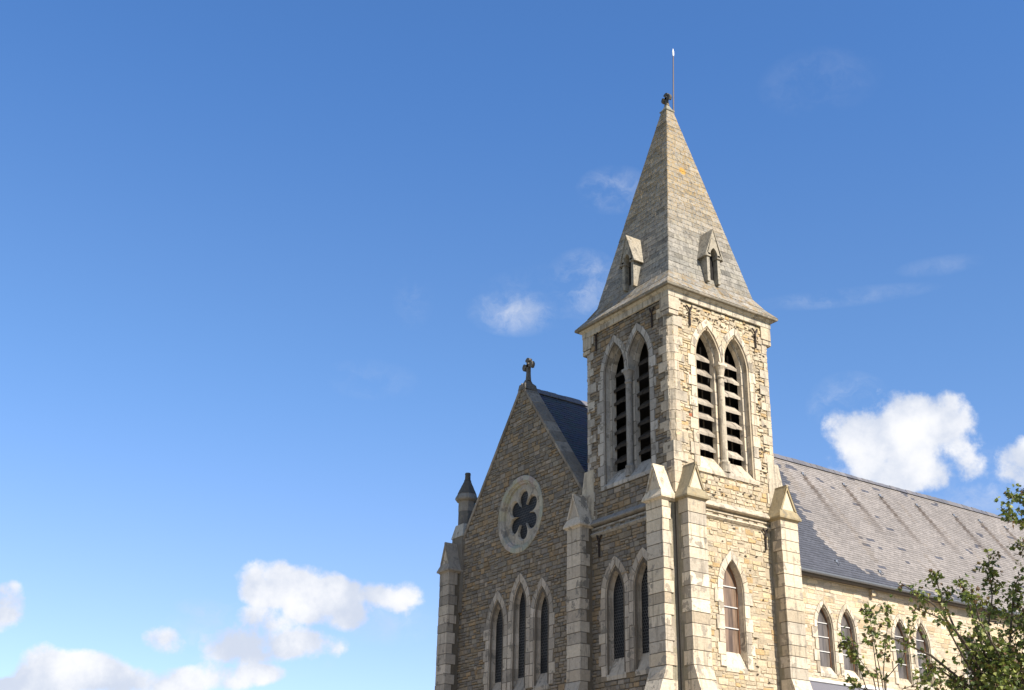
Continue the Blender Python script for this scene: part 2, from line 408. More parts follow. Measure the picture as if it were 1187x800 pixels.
def surround(mb, F, A, t0, t1, d0, d1, pal, nv=4, tooth=(0., .14), hb=.42, splay=0., smin=None, smax=None, jambs=(1, 1), bev=.013, z0=None):
    """dressed stones round an arched opening: voussoirs + jamb blocks from inner offset t0 to outer offset t1"""
    cl = lambda p: (min(max(p[0], smin if smin is not None else -99), smax if smax is not None else 99), p[1])
    for side in (-1, 1):
        for k in range(nv):
            f0, f1 = k/nv, (k+1)/nv
            inn = A.arc(side, t0+splay, f0, f1, 3); ou = A.arc(side, t1, f0, f1, 3); bk = A.arc(side, t0, f0, f1, 3)
            poly = [cl(p) for p in inn+ou[::-1]]; back = [cl(p) for p in bk+ou[::-1]]
            block(mb, F, poly, d0, d1, pick(pal), bev, back)
        if not jambs[0 if side < 0 else 1]: continue
        zz0 = A.z0 if z0 is None else z0
        n = max(1, round((A.zs-zz0)/hb)); z = zz0
        hs = [rnd.uniform(.85, 1.15) for _ in range(n)]; tot = sum(hs)
        for i in range(n):
            zt = z+(A.zs-zz0)*hs[i]/tot
            to = t1+tooth[i % 2]*rnd.uniform(.7, 1.25)
            q = lambda x, zz: cl((A.c+side*(A.a+x), zz))
            block(mb, F, [q(t0+splay, z), q(to, z), q(to, zt), q(t0+splay, zt)], d0-rnd.uniform(0, .008), d1, pick(pal), bev,
                  [q(t0, z), q(to, z), q(to, zt), q(t0, zt)])
            z = zt
def sill(mb, F, s0, s1, zf, zb, df, db, pal, n=2, drop=.14):
    for k in range(n):
        a, b = s0+(s1-s0)*k/n+.004, s0+(s1-s0)*(k+1)/n-.004
        t = pick(pal)
        rings(mb, [[F(a, zf-drop, 0.01), F(a, zf-drop, df), F(a, zf, df), F(a, zb, db), F(a, zf-drop, db)],
                   [F(b, zf-drop, 0.01), F(b, zf-drop, df), F(b, zf, df), F(b, zb, db), F(b, zf-drop, db)]], t)
def pane_face(mb, F, A, d, t=0., tint=(.02, .02, .02)):
    mb.face([F(a, z, d) for a, z in A.outline(t, 8)], tint)

# ------------------------------------------------------------------ setting: ground
gm = MB(); N = 24
def gz(x, y): return 0.
gm.face([(-2500, -2500, 0), (2500, -2500, 0), (2500, 2500, 0), (-2500, 2500, 0)], (.06, .085, .025))
gr = gm.build('ground', M['grass'])
fc = MB(); fc.face([(-45, -42, .004), (60, -42, .004), (60, 40, .004), (-45, 40, .004)])  # unseen pale ground, added to bounce warm light up onto the walls
fo = fc.build('bounce_forecourt', M['bounce_gravel']); fo['kind'] = 'structure'; gr['kind'] = 'structure'
gr['label'] = 'grass ground around the church'

# ------------------------------------------------------------------ the church
church = bpy.data.objects.new('church', None); col.objects.link(church)
church['label'] = 'weathered stone church with a pointed spire, twin belfry openings and long slate roof'
church['category'] = 'church'
S = 5.0; ZT = 21.46
# --- openings
B_A = [Arch(1.81, .58, 15.2, 19.4, 20.65), Arch(3.19, .58, 15.2, 19.4, 20.65)]
W_L = [Arch(3.32, .40, 8.85, 11.0, 11.92), Arch(1.77, .40, 8.85, 11.0, 11.92)]          # tower, facade side
W_R = [Arch(2.46, .44, 8.9, 10.95, 11.98)]                                                  # tower, sunny side
W_G = [Arch(10.98, .36, 8.87, 11.0, 11.92), Arch(9.38, .33, 8.87, 11.5, 12.36), Arch(7.88, .35, 8.87, 11.0, 11.92)]
W_N = []
for k in range(5):
    W_N += [Arch(12.25+4.78*k, .42, 10.02, 11.55, 12.5), Arch(13.65+4.78*k, .42, 10.02, 11.55, 12.5)]
RC, RZ, RR = 9.45, 15.33, 1.6

def spans_tower(wins):
    def f(z):
        iv = [(.13, S-.13)] if 15.85 < z < 20.8 else [(0., S)]
        for A in B_A:
            iv = sub(iv, A.cut(z, .0))
        if B_A[0].z0 <= z < 19.4: iv = sub(iv, [(1.23, 3.77)])
        for A in wins: iv = sub(iv, A.cut(z, .02, A.z0-.53))
        return iv
    return f
def spans_tower_st(wins):
    def f(z):
        iv = [(.1, S-.1)]
        if 15.08 <= z < 19.4: iv = sub(iv, [(1.23-.2, 3.77+.2)])
        elif z >= 19.4:
            for A in B_A: iv = sub(iv, A.cut(z, .22))
            if z < 20.2: iv = sub(iv, [(2.2, 2.8)])
        for A in wins: iv = sub(iv, A.cut(z, .12, A.z0-.55))
        return iv
    return f
RED = (.36, .14, .075)
def red_t(s, z, t):
    if (.75 < s < 1.2 and 16.6 < z < 18.6 and rnd.random() < .28) or (.3 < s < .8 and 18.1 < z < 18.5 and rnd.random() < .5): return tuple(RED[i]*rnd.uniform(.7, 1.2) for i in range(3))
    return t
tw = MB()
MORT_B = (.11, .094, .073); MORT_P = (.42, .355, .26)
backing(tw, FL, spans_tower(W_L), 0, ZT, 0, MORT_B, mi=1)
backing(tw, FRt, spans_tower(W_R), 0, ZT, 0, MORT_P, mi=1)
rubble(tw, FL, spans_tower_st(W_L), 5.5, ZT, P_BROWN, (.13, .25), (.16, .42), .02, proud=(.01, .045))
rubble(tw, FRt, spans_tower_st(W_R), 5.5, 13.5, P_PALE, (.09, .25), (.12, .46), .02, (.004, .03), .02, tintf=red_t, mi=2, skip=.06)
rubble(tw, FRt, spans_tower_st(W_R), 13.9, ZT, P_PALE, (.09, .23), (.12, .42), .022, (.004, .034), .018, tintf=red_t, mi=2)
# deep open joints: dark slots where the pointing has fallen out
def slots(F, boxes, tint=(.05, .038, .025)):
    for (s0, s1, z0, z1, n) in boxes:
        for _ in range(n):
            s = rnd.uniform(s0, s1); z = rnd.uniform(z0, z1); L = rnd.uniform(.06, .22); h = rnd.uniform(.018, .045)
            k = rnd.randint(5, 7); pts = []
            for i in range(k):
                a = 2*math.pi*i/k; pts.append(F(s+L/2*math.cos(a)*rnd.uniform(.7, 1.1), z+h*math.sin(a)*rnd.uniform(.6, 1.1), -.034))
            tw.face(pts, tint, 1)
slots(FRt, [(.9, 4.2, 11.6, 13.4, 16), (.9, 1.9, 8, 11.5, 10), (3.3, 4.2, 8, 11.5, 8), (4.1, 4.6, 15.3, 19.0, 80), (1, 3.9, 14.2, 15.0, 26), (.5, 1.0, 15.5, 20, 12), (.3, 4.7, 20.75, 21.35, 60), (4.1, 4.7, 19, 20.6, 30)])
def plainwall(F, s0, s1, z0, z1, tint):
    tw.face([F(s0, z0), F(s1, z0), F(s1, z1), F(s0, z1)], tint, 1)
plainwall(Fr('L', S), .16, S-.16, 0, ZT, (.36, .32, .25)); plainwall(Fr('R', S), .16, S-.16, 0, ZT, (.25, .22, .17))
tw.face([(0.02, 0.02, 14.4), (S-.02, .02, 14.4), (S-.02, S-.02, 14.4), (.02, S-.02, 14.4)], (.05, .045, .04), 1)
rubble(tw, Fr('L', S), lambda z: [(.3, S-.1)], 13, ZT, P_PALE, proud=(-.03, -.01))
tw.build('tower_wall', [M['rubble'], M['mortar'], M['pale_rubble']], church)

# --- quoins of the tower (one part per corner)
def quoins(cx, cy, sx, sy, z0, z1, zc0, zc1, pal, name='quoin', long=.62, short=.36, ch=.15):
    """L-shaped corner stones at (cx,cy); sx,sy point into the wall; chamfered between zc0 and zc1"""
    mb = MB(); z = z0; i = 0; pr = .04
    while z < z1-.05:
        h = rnd.uniform(.3, .42)
        if z1-z-h < .2: h = z1-z
        la, lb = (long, short) if i % 2 else (short, long)
        la *= rnd.uniform(.85, 1.12); lb *= rnd.uniform(.85, 1.12)
        mid = z+h/2; c = ch if zc0 < mid < zc1 else 0
        p = pr+rnd.uniform(-.008, .012)
        X = lambda x, y: (cx+sx*x, cy+sy*y)
        plan = [X(la-.012, -p), X(la-.012, .09), X(.12, .12), X(.09, lb-.012), X(-p, lb-.012)]
        plan += [X(-p, c), X(c, -p)] if c else [X(-p, -p)]
        prism(mb, plan, z, z+h, pick(pal, .14), .012)
        z += h; i += 1
    return mb.build(name, M['dressed'], church)
P_MIX = [(.56, .48, .37), (.52, .45, .35), (.59, .51, .385), (.48, .43, .345), (.54, .46, .34)]
quoins(0, 0, 1, 1, 14.0, ZT, 15.9, 20.75, P_MIX)
quoins(S, 0, -1, 1, 14.0, ZT, 15.9, 20.75, P_MIX)
quoins(0, S, 1, -1, 14.0, ZT, 15.9, 20.75, [(.44, .41, .36), (.40, .375, .33), (.47, .44, .38)])
# chamfer stops / splayed foot of the corners, and the corbel stones under the cornice
for (cx, cy, sx, sy) in ((S, 0, -1, 1), (0, S, 1, -1)):
    X = lambda x, y, z: (cx+sx*x, cy+sy*y, z)
    o = .2
    a = [X(-.045, .0, 15.9), X(-.045, -.045, 15.9), X(0, -.045, 15.9)]
    box0 = [(-.05, -.05), (.5, -.05), (.5, .0), (.0, .0), (.0, .5), (-.05, .5)]
    box1 = [(-o, -.055), (.5, -.055), (.5, .0), (.0, .0), (.0, .5), (-o, .5)] if cx else [(-.055, -o), (.5, -o), (.5, 0), (0, 0), (0, .5), (-.055, .5)]
    st = MB(); rings(st, [[X(x, y, 14.05) for x, y in box1], [X(x, y, 15.2) for x, y in box1], [X(x, y, 15.95) for x, y in box0]], (.52, .46, .36))
    st.build('corner_stop', M['dressed'], church)
for (cx, cy, sx, sy) in ((0, 0, 1, 1), (S, 0, -1, 1), (0, S, 1, -1)):
    X = lambda x, y: (cx+sx*x, cy+sy*y)
    pr = lambda p, l: [X(l, -p), X(l, .02), X(.02, .02), X(.02, l), X(-p, l), X(-p, -p)]
    kn = MB(); prism(kn, pr(.085, .42), 20.95, 21.47, pick(P_MIX)); prism(kn, pr(.082, .36), 20.72, 20.95, pick(P_MIX), .05)
    kn.build('corbel_stone', M['dressed'], church)

# --- cornice
cn = MB(); o1, o2 = .06, .2
def ring4(o, z): return [(-o, -o, z), (S+o, -o, z), (S+o, S+o, z), (-o, S+o, z)]
rings(cn, [ring4(.055, 21.455), ring4(.10, 21.475), ring4(.105, 21.70), ring4(.16, 21.73), ring4(.2, 21.80)], (.52, .47, .38), caps=False)
rings(cn, [ring4(.2, 21.80), ring4(.31, 21.805), ring4(.325, 21.85), ring4(.315, 21.885)], (.24, .22, .18), caps=False)
for k in range(9):                                # joints between the cornice stones
    s = .2+k*.58
    box(cn, (s, -.1085, 21.49), (s+.012, -.09, 21.70), (.2, .17, .13)); box(cn, (-.1085, s, 21.49), (-.09, s+.012, 21.70), (.12, .11, .1))
cn.build('cornice', M['dressed'], church)

# --- belfry openings: two arches, shaft, inner order, stone louvres, sill
def belfry(F, pal, flip):
    mb = MB()
    A, B = B_A
    surround(mb, F, A, 0, .32, -.045, .25, pal, 5, (0, .13), .44, .07, smax=2.5, jambs=(1, 0), z0=15.15)
    surround(mb, F, B, 0, .32, -.045, .25, pal, 5, (0, .13), .44, .07, smin=2.5, jambs=(0, 1), z0=15.15)
    for X in (A, B):                               # inner order
        surround(mb, F, X, -.14, .03, .215, .40, pal, 4, (0, 0), .5, .03, smin=(2.5 if X is B else None), smax=(2.5 if X is A else None), z0=15.2)
    block(mb, F, [(2.36, 15.3), (2.64, 15.3), (2.64, 19.5), (2.36, 19.5)], .225, .41, pick(pal))
    # filling between the two heads
    block(mb, F, [(2.38, 19.36), (2.62, 19.36), (2.66, 19.9), (2.5, 20.25), (2.34, 19.9)], -.02, .21, pick(pal))
    o = mb.build('belfry_opening', M['dressed'] if not flip else M['dressed_old'], church)
    s = MB(); sill(s, F, .95, 4.05, 15.12, 15.75, -.06, .42, pal, 4); s.build('sill', M['dressed'] if not flip else M['dressed_old'], o)
    c = MB(); n = 14
    t = pick(pal)
    def rg(r, z): return [F(2.5+r*math.cos(2*math.pi*k/n), z, .10+r*math.sin(2*math.pi*k/n)) for k in range(n)]
    rings(c, [rg(.19, 15.2), rg(.17, 15.52), rg(.18, 15.55), rg(.18, 15.6), rg(.125, 15.66), rg(.118, 18.82), rg(.15, 18.84), rg(.15, 18.9), rg(.125, 18.94), rg(.16, 19.15), rg(.22, 19.3)], tuple(x*.85 for x in t))
    block(c, F, [(2.27, 19.3), (2.73, 19.3), (2.73, 19.42), (2.27, 19.42)], -.06, .22, t)
    c.build('shaft', M['dressed'] if not flip else M['dressed_old'], o)
    for X in (A, B):
        hw = X.a-.12
        for k in range(7):
            z = 15.95+.585*k+rnd.uniform(-.03, .03)
            l = MB(); h2 = min(hw, X.half(z+.45, -.13)) if z > 19 else hw
            nn = 3
            for q in range(nn):                     # each louvre: a sloped slab with a ragged lower edge
                a, b = X.c-h2+2*h2*q/nn, X.c-h2+2*h2*(q+1)/nn
                dz = rnd.uniform(-.012, .012); df = rnd.uniform(-.012, .012)
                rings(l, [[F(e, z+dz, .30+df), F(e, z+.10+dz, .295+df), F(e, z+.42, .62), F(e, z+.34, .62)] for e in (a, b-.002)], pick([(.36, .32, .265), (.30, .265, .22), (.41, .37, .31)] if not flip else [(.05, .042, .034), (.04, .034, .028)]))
            l.build('louver', M['louver'], o)
        p = MB()
        for e in (-.02, .28) if not flip else (0,):
            box(p, *[F(X.c+e-.02, 15.6, .66), F(X.c+e+.02, 20.2, .70)], (.1, .09, .08))
        p.build('post', M['timber'], o)
    return o
belfry(FRt, P_CREAM, False)
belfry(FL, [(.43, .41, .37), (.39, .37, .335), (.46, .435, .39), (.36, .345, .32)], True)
bb = MB()     # black box filling the bell chamber: its colour paints the inside dark
box(bb, (.95, .95, 14.5), (S-.3, S-.3, 21.3), (.02, .02, .02)); bb.build('dark_core', M['dark'], church)

# --- lancet windows
def lancet(F, A, pal, mat, pane, d=.36, t1=.24, nv=4, tooth=(0, .13), hb=.4, splay=.1, sl=(.95, .6), name='lancet_window', bars=None, frame=None, guard=False, smin=None, smax=None):
    mb = MB(); surround(mb, F, A, 0, t1, -.045, d+.02, pal, nv, tooth, hb, splay, smin, smax, z0=A.z0-sl[1])
    o = mb.build(name, mat, church)
    p = MB(); pane_face(p, F, A, d, .01); pn = p.build('pane', pane, o)
    s = MB(); sill(s, F, A.c-A.a-splay, A.c+A.a+splay, A.z0-sl[1], A.z0+.01, -.025, d, pal, 1); s.build('sill', mat, o)
    if bars:
        for z in bars:
            b = MB(); h = A.half(z)-.005; b_ = [F(A.c-h, z, d-.035), F(A.c+h, z+.035, d-.005)]
            box(b, *b_, (.5, .5, .48)); b.build('glazing_bar', M['bar'], o)
    if frame:
        b = MB(); out_ = A.outline(.005, 8); inn = A.outline(-.035, 8)
        for k in range(len(out_)-1):
            q = [out_[k], out_[k+1], inn[k+1], inn[k]]
            rings(b, [[F(x, z, d-.04) for x, z in q], [F(x, z, d-.004) for x, z in q]], (.2, .1, .05))
        b.build('frame', frame, o)
    return o
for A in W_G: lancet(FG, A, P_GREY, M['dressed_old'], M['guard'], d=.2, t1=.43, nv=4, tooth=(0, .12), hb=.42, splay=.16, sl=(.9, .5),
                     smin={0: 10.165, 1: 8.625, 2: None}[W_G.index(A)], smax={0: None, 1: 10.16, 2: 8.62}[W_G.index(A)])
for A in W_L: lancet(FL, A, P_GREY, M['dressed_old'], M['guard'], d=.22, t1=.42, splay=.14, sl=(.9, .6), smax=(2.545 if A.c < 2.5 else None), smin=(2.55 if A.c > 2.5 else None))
lancet(FRt, W_R[0], P_CREAM, M['dressed'], M['brown_glass'], d=.26, t1=.3, splay=.04, hb=.42, sl=(1, .55), bars=(9.7, 10.42, 11.12), frame=M['frame'])
for A in W_N: lancet(FN, A, P_CREAM, M['dressed'], M['grey_glass'], d=.2, t1=.24, splay=.05, sl=(.5, .3), hb=.5, bars=(10.62, 11.22, 11.8), frame=M['frame'])

# --- spire
ZB, ZA, BR = 22.80, 32.67, .34
def half_at(z): return (S/2-BR)*(ZA-z)/(ZA-ZB)
sp = MB()
rings(sp, [ring4(.315, 21.885), ring4(-.05, 22.28+.05), ring4(-BR, ZB)], (.30, .28, .24), caps=False)
hk = half_at(31.86)
rings(sp, [ring4(-BR-.01, ZB), [(2.5-hk+.01, 2.5-hk+.01, 31.86), (2.5+hk-.01, 2.5-hk+.01, 31.86), (2.5+hk-.01, 2.5+hk-.01, 31.86), (2.5-hk+.01, 2.5+hk-.01, 31.86)]], (.13, .12, .11), caps=False)
def spire_face(side):
    # ashlar blocks course by course, up the flared foot and the spire
    lv = [(21.885, .315+S/2)]; z = 22.28+.05
    lv.append((z, .05*-1+S/2)); lv.append((ZB, S/2-BR))
    n = 37
    for k in range(1, n+1):
        zz = ZB+(31.86-ZB)*k/n; lv.append((zz, half_at(zz)))
    def pt(s, z, h, o):
        x, y = s, -(h+o)
        for _ in range(side): x, y = -y, x
        return (S/2+x, S/2+y, z)
    for i in range(len(lv)-1):
        (z0, h0), (z1, h1) = lv[i], lv[i+1]
        nb = max(1, round(2*h0/.5)); off = (i % 2)*.5
        cuts = [-1.]+[(-1+2*(k+off+rnd.uniform(-.12, .12))/nb) for k in range(0, nb+1)]+[1.]
        cuts = [c for c in cuts if -1 <= c <= 1]
        cuts = sorted(set([-1.]+[c for c in cuts if -1+.18/h0 < c < 1-.18/h0]+[1.]))
        for a, b in zip(cuts[:-1], cuts[1:]):
            gz_ = .010; gs = .006
            pr = rnd.uniform(.010, .02)
            c = pick(P_SPIRE, .1)
            if rnd.random() < .05: c = tuple(x*.6 for x in c)
            q0 = [pt(a*h0+(gs if a > -1 else 0), z0+gz_, h0, pr), pt(b*h0-(gs if b < 1 else 0), z0+gz_, h0, pr), pt(b*h1-(gs if b < 1 else 0), z1-.004, h1, pr), pt(a*h1+(gs if a > -1 else 0), z1-.004, h1, pr)]
            q1 = [pt(a*h0, z0, h0, 0), pt(b*h0, z0, h0, 0), pt(b*h1, z1, h1, 0), pt(a*h1, z1, h1, 0)]
            sp.faces(q0+q1, [(0, 1, 2, 3), (4, 5, 1, 0), (5, 6, 2, 1), (6, 7, 3, 2), (7, 4, 0, 3)], c)
for k in range(4): spire_face(k)
spire = sp.build('spire', M['spire'], church)
# cap stone on the top
cp = MB()
def sq(h, z): return [(2.5-h, 2.5-h, z), (2.5+h, 2.5-h, z), (2.5+h, 2.5+h, z), (2.5-h, 2.5+h, z)]
rings(cp, [sq(.175, 31.8), sq(.185, 31.83), sq(.225, 31.86), sq(.23, 31.91), sq(.17, 31.97), sq(.10, 32.12), sq(.055, 32.26)], (.26, .26, .22))
cp.build('cap_stone', M['cap'], spire)
# lucarnes
def lucarne(side):
    mb = MB()
    def T(s, o, z):
        """s along, o out from the spire's axis"""
        x, y = s, -o
        if side: x, y = y, -x; return (S/2+y*0-o, S/2+s, z)
        return (S/2+x, S/2+y, z)
    f = S/2-.16                                    # front plane
    hw, zb, zs, zt = .33, 22.95, 23.95, 25.10
    ow = .20
    bk = lambda z: half_at(z)-.05
    t1, t2 = (.36, .33, .27), (.36, .335, .28)
    # jambs
    for sg in (-1, 1):
        rings(mb, [[T(sg*ow, f, z), T(sg*(ow+.14), f, z), T(sg*(ow+.14), bk(z), z), T(sg*ow, bk(z), z)] for z in (zb-.12, zs-.05)], t2)
        rings(mb, [[T(sg*(ow-.03), f+.05, z), T(sg*(hw+.06), f+.05, z), T(sg*(hw+.06), bk(z), z), T(sg*(ow-.03), bk(z), z)] for z in (zs-.06, zs+.08)], t1)
    # gable front with a pointed opening
    A = Arch(0, ow-.02, zs, zs+.05, zs+.35)
    pts = A.outline(0, 5)
    gab = [(hw, zs+.05), (0, zt-.03), (-hw, zs+.05)]
    rt = [p for p in pts if p[0] >= -1e-6]; lf = [p for p in pts if p[0] <= 1e-6]
    for d in (f+.05,):
        mb.face([T(x, d, z) for x, z in rt+[(0, zt-.03), (hw, zs+.02), (ow, zs)]], t1)
        mb.face([T(x, d, z) for x, z in [(-ow, zs), (-hw, zs+.02), (0, zt-.03)]+lf], t1)
    for k in range(len(pts)-1):
        mb.face([T(pts[k][0], f+.05, pts[k][1]), T(pts[k+1][0], f+.05, pts[k+1][1]), T(pts[k+1][0], f-.4, pts[k+1][1]), T(pts[k][0], f-.4, pts[k][1])], t2)
    # hood slabs
    zf = zs-.1
    for sg in (-1, 1):
        th = .055
        def q(x, z, o): return T(x, o, z)
        e = [(sg*(hw+.1), zf), (0, zt)]
        ring_f = [q(e[0][0], e[0][1], f+.07), q(e[1][0], e[1][1], f+.07), q(e[1][0], e[1][1]+th, f+.07), q(e[0][0]+sg*th, e[0][1]+.01, f+.07)]
        ring_b = [q(e[0][0], e[0][1], bk(zf)), q(e[1][0], e[1][1], bk(zt)), q(e[1][0], e[1][1]+th, bk(zt)), q(e[0][0]+sg*th, e[0][1]+.01, bk(zf))]
        rings(mb, [ring_f, ring_b], t1)
    o = mb.build('lucarne', M['spire'], spire)
    dk = MB()
    dk.face([T(-ow, f-.22, zb-.15), T(ow, f-.22, zb-.15), T(ow, f-.24, zs+.4), T(-ow, f-.24, zs+.4)], (.02, .02, .02))
    # black sheet set back in the opening, its colour standing for the shade inside
    dk.build('dark_opening', M['dark'], spire)
lucarne(0); lucarne(1)
# finial cross on the cap and lightning rod beside it
def stone_cross(name, base, axis, h, arm, th, mat, parent, blob=True):
    mb = MB(); bx, by, bz = base
    def P(s, z, d): return (bx+s*axis[0]-d*axis[1], by+s*axis[1]+d*axis[0], bz+z)
    def slab(poly): rings(mb, [[P(s, z, -th/2) for s, z in poly], [P(s, z, th/2) for s, z in poly]], (.1, .1, .1))
    w_ = th*.55; zc = h*.66
    slab([(-w_*1.3, 0), (w_*1.3, 0), (w_*.8, h*.3), (w_*.75, zc), (-w_*.75, zc), (-w_*.8, h*.3)])
    def lobe(cx, cz, dx, dz):
        n = (dz, -dx); l0, l1 = w_*.8, w_*1.75; L = arm
        pts = [(cx+n[0]*l0, cz+n[1]*l0), (cx+dx*L*.45+n[0]*l0*.8, cz+dz*L*.45+n[1]*l0*.8), (cx+dx*L*.62+n[0]*l1, cz+dz*L*.62+n[1]*l1), (cx+dx*L*.85+n[0]*l1, cz+dz*L*.85+n[1]*l1), (cx+dx*L*1.02+n[0]*l0*.6, cz+dz*L*1.02+n[1]*l0*.6)]
        pts += [(2*(cx+dx*((p[0]-cx)*dx+(p[1]-cz)*dz))-p[0], 2*(cz+dz*((p[0]-cx)*dx+(p[1]-cz)*dz))-p[1]) for p in pts[::-1]]
        slab(pts)
    for dx, dz in ((1, 0), (-1, 0), (0, 1)): lobe(0, zc, dx, dz)
    return mb.build(name, mat, parent)
stone_cross('finial_cross', (2.5, 2.5, 32.2), (0, 1), .54, .27, .13, M['cap'], spire)
rd = MB(); tube(rd, [(2.83, 2.45, 31.3), (2.85, 2.47, 32.3), (2.98, 2.5, 35.02)], [.036, .034, .026], 6); 
box(rd, (2.66, 2.43, 31.62), (2.86, 2.48, 31.67)); box(rd, (2.56, 2.44, 32.06), (2.86, 2.475, 32.09))
rod = rd.build('lightning_rod', M['rod'], church)
tp = MB(); tube(tp, [(2.98, 2.5, 35.0), (2.98, 2.5, 35.06), (2.98, 2.5, 35.25), (2.98, 2.5, 35.33), (2.98, 2.5, 35.42)], [.02, .038, .042, .024, .005], 8); tp.build('rod_tip', M['white'], rod)

# --- string course round the lower tower
def string(F, s0, s1, name, pal, mat, step=.5):
    mb = MB()
    prof = [(0, 14.02), (.21, 13.80), (.21, 13.76), (.17, 13.73), (.05, 13.72), (0, 13.72)]
    extrude(mb, prof, F, s0, s1, pick(pal))
    extrude(mb, [(0, 13.66), (.07, 13.66), (.07, 13.60), (0, 13.58)], F, s0, s1, pick(pal))
    extrude(mb, [(0, 13.47), (.10, 13.47), (.12, 13.42), (.05, 13.35), (0, 13.33)], F, s0, s1, pick(pal))
    s = s0+.05
    while s < s1-.1:
        block(mb, F, [(s, 13.47), (s+rnd.uniform(.22, .34), 13.47), (s+.3, 13.58), (s, 13.58)], -.035, .02, tuple(x*.8 for x in pick(pal)), .01); s += step*rnd.uniform(.8, 1.2)
    return mb.build(name, mat, church)
string(FRt, .8, 4.42, 'string_course', P_CREAM, M['dressed'])
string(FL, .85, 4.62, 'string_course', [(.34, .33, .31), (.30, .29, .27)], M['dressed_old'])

# --- buttresses with gabled caps
def buttress(F, s0, s1, p, pal, mat, capmat, core=(.3, .27, .2), setoff=True, zc=13.72):
    """s0..s1 along the wall, p out from it"""
    mb = MB(); z = 0.; i = 0
    zset1, zset0 = 8.15, 7.25
    dd = .02
    # rubble core
    rings(mb, [[F(s0+.04, q, dd), F(s1-.04, q, dd), F(s1-.04, q, -p+.08), F(s0+.04, q, -p+.08)] for q in (0, zc+.2)], core)
    while z < zc-.02:
        h = rnd.uniform(.36, .48)
        if z < zset0 < z+h: h = zset0-z
        if zset0 <= z < zset1-.02: h = (zset1-zset0)/2
        if z < zset1 < z+h-.02: h = zset1-z
        if zc-z-h < .2: h = zc-z
        ex = lambda q: .32*max(0, min(1, (zset1-q)/(zset1-zset0))) if setoff else 0
        ox = [rnd.uniform(-.01, .01) for _ in range(3)]; dl = (.30 if i % 2 else .43)*rnd.uniform(.85, 1.1); dr = (.43 if i % 2 else .30)*rnd.uniform(.85, 1.1)
        e0, e1 = ex(z), ex(z+h)
        def plan(e, q, b):
            k = b
            return [F(s0+k+ox[0], q, -p-e+k+ox[2]), F(s1-k+ox[1], q, -p-e+k+ox[2]), F(s1-k+ox[1], q, -p+dr), F((s0+s1)/2+.1, q, -p+.1), F((s0+s1)/2-.1, q, -p+.1), F(s0+k+ox[0], q, -p+dl)]
        b = .012
        zz = [z, z+.009, z+h-.009, z+h]; es = [e0, e0+(e1-e0)*.02, e0+(e1-e0)*.98, e1]
        t = pick(pal, .13); jt = tuple(x*.40 for x in t)
        if rnd.random() < .12: t = tuple(x*.8 for x in t)
        zz[1] = z+.013; zz[2] = z+h-.013
        rings(mb, [plan(es[0], zz[0], .02), plan(es[1], zz[1], 0)], jt, caps=False); rings(mb, [plan(es[2], zz[2], 0), plan(es[3], zz[3], .02)], jt, caps=False)
        rings(mb, [plan(es[1], zz[1], 0), plan(es[2], zz[2], 0)], t)
        z += h; i += 1
    o = mb.build('buttress', mat, church)
    # cap
    c = MB(); sm = (s0+s1)/2; hw = (s1-s0)/2; ov = .105
    zr = 14.98
    def rg(h, pp, q): return [F(sm-h, q, -pp), F(sm+h, q, -pp), F(sm+h, q, .03), F(sm-h, q, .03)]
    t1, t2 = pick(P_CAP if capmat is M['cap'] else pal, .1), pick(pal, .1)
    rings(c, [rg(hw+.01, p+.01, zc-.05), rg(hw+.05, p+.05, zc), rg(hw+ov, p+ov, zc+.015), rg(hw+ov+.005, p+ov+.005, zc+.075), rg(hw-.03, p+.0, zc+.36)], t1)
    zb = zc+.34
    # gabled roof
    f = p+.035
    hb = hw-.03
    pts = [F(sm-hb, zb, -f), F(sm+hb, zb, -f), F(sm+.035, zr, -f), F(sm-.035, zr, -f), F(sm-hb, zb, .03), F(sm+hb, zb, .03), F(sm+.035, zr, .03), F(sm-.035, zr, .03)]
    c.faces(pts, [(3, 7, 4, 0), (1, 5, 6, 2), (2, 6, 7, 3)], t1)
    # recessed gable front
    r_ = f-.05
    c.faces([F(sm-hb+.08, zb, -r_), F(sm+hb-.08, zb, -r_), F(sm, zr-.14, -r_)], [(0, 1, 2)], t2)
    c.faces([F(sm-hb, zb, -f), F(sm, zr, -f), F(sm, zr-.14, -f), F(sm-hb+.08, zb, -f), F(sm-hb+.08, zb, -r_), F(sm, zr-.14, -r_), F(sm+hb, zb, -f), F(sm+hb-.08, zb, -f), F(sm+hb-.08, zb, -r_)],
            [(0, 1, 2, 3), (3, 2, 5, 4), (1, 6, 7, 2), (2, 7, 8, 5)], t1)
    # ridge roll
    rings(c, [[F(sm-.05, zr-.05, d), F(sm+.05, zr-.05, d), F(sm+.04, zr+.035, d), F(sm-.04, zr+.035, d)] for d in (-f-.01, .03)], t1)
    c.build('buttress_cap', capmat, o)
    return o
def mixpal(a, b, k): return [tuple(x*(1-k)+y*k for x, y in zip(p, q)) for p, q in zip(a, b)]
buttress(FL, .03, .86, .6, P_CREAM, M['dressed'], M['dressed'])
buttress(FRt, .0, .82, .6, P_CREAM, M['dressed'], M['cap'])
buttress(FRt, 4.38, 5.25, .6, P_CREAM, M['dressed'], M['cap'])
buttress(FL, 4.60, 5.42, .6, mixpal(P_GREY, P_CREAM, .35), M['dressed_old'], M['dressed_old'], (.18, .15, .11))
buttress(FL, 13.80, 14.55, .6, mixpal(P_GREY, P_CREAM, .1), M['dressed_old'], M['dressed_old'], (.14, .12, .09), setoff=False)

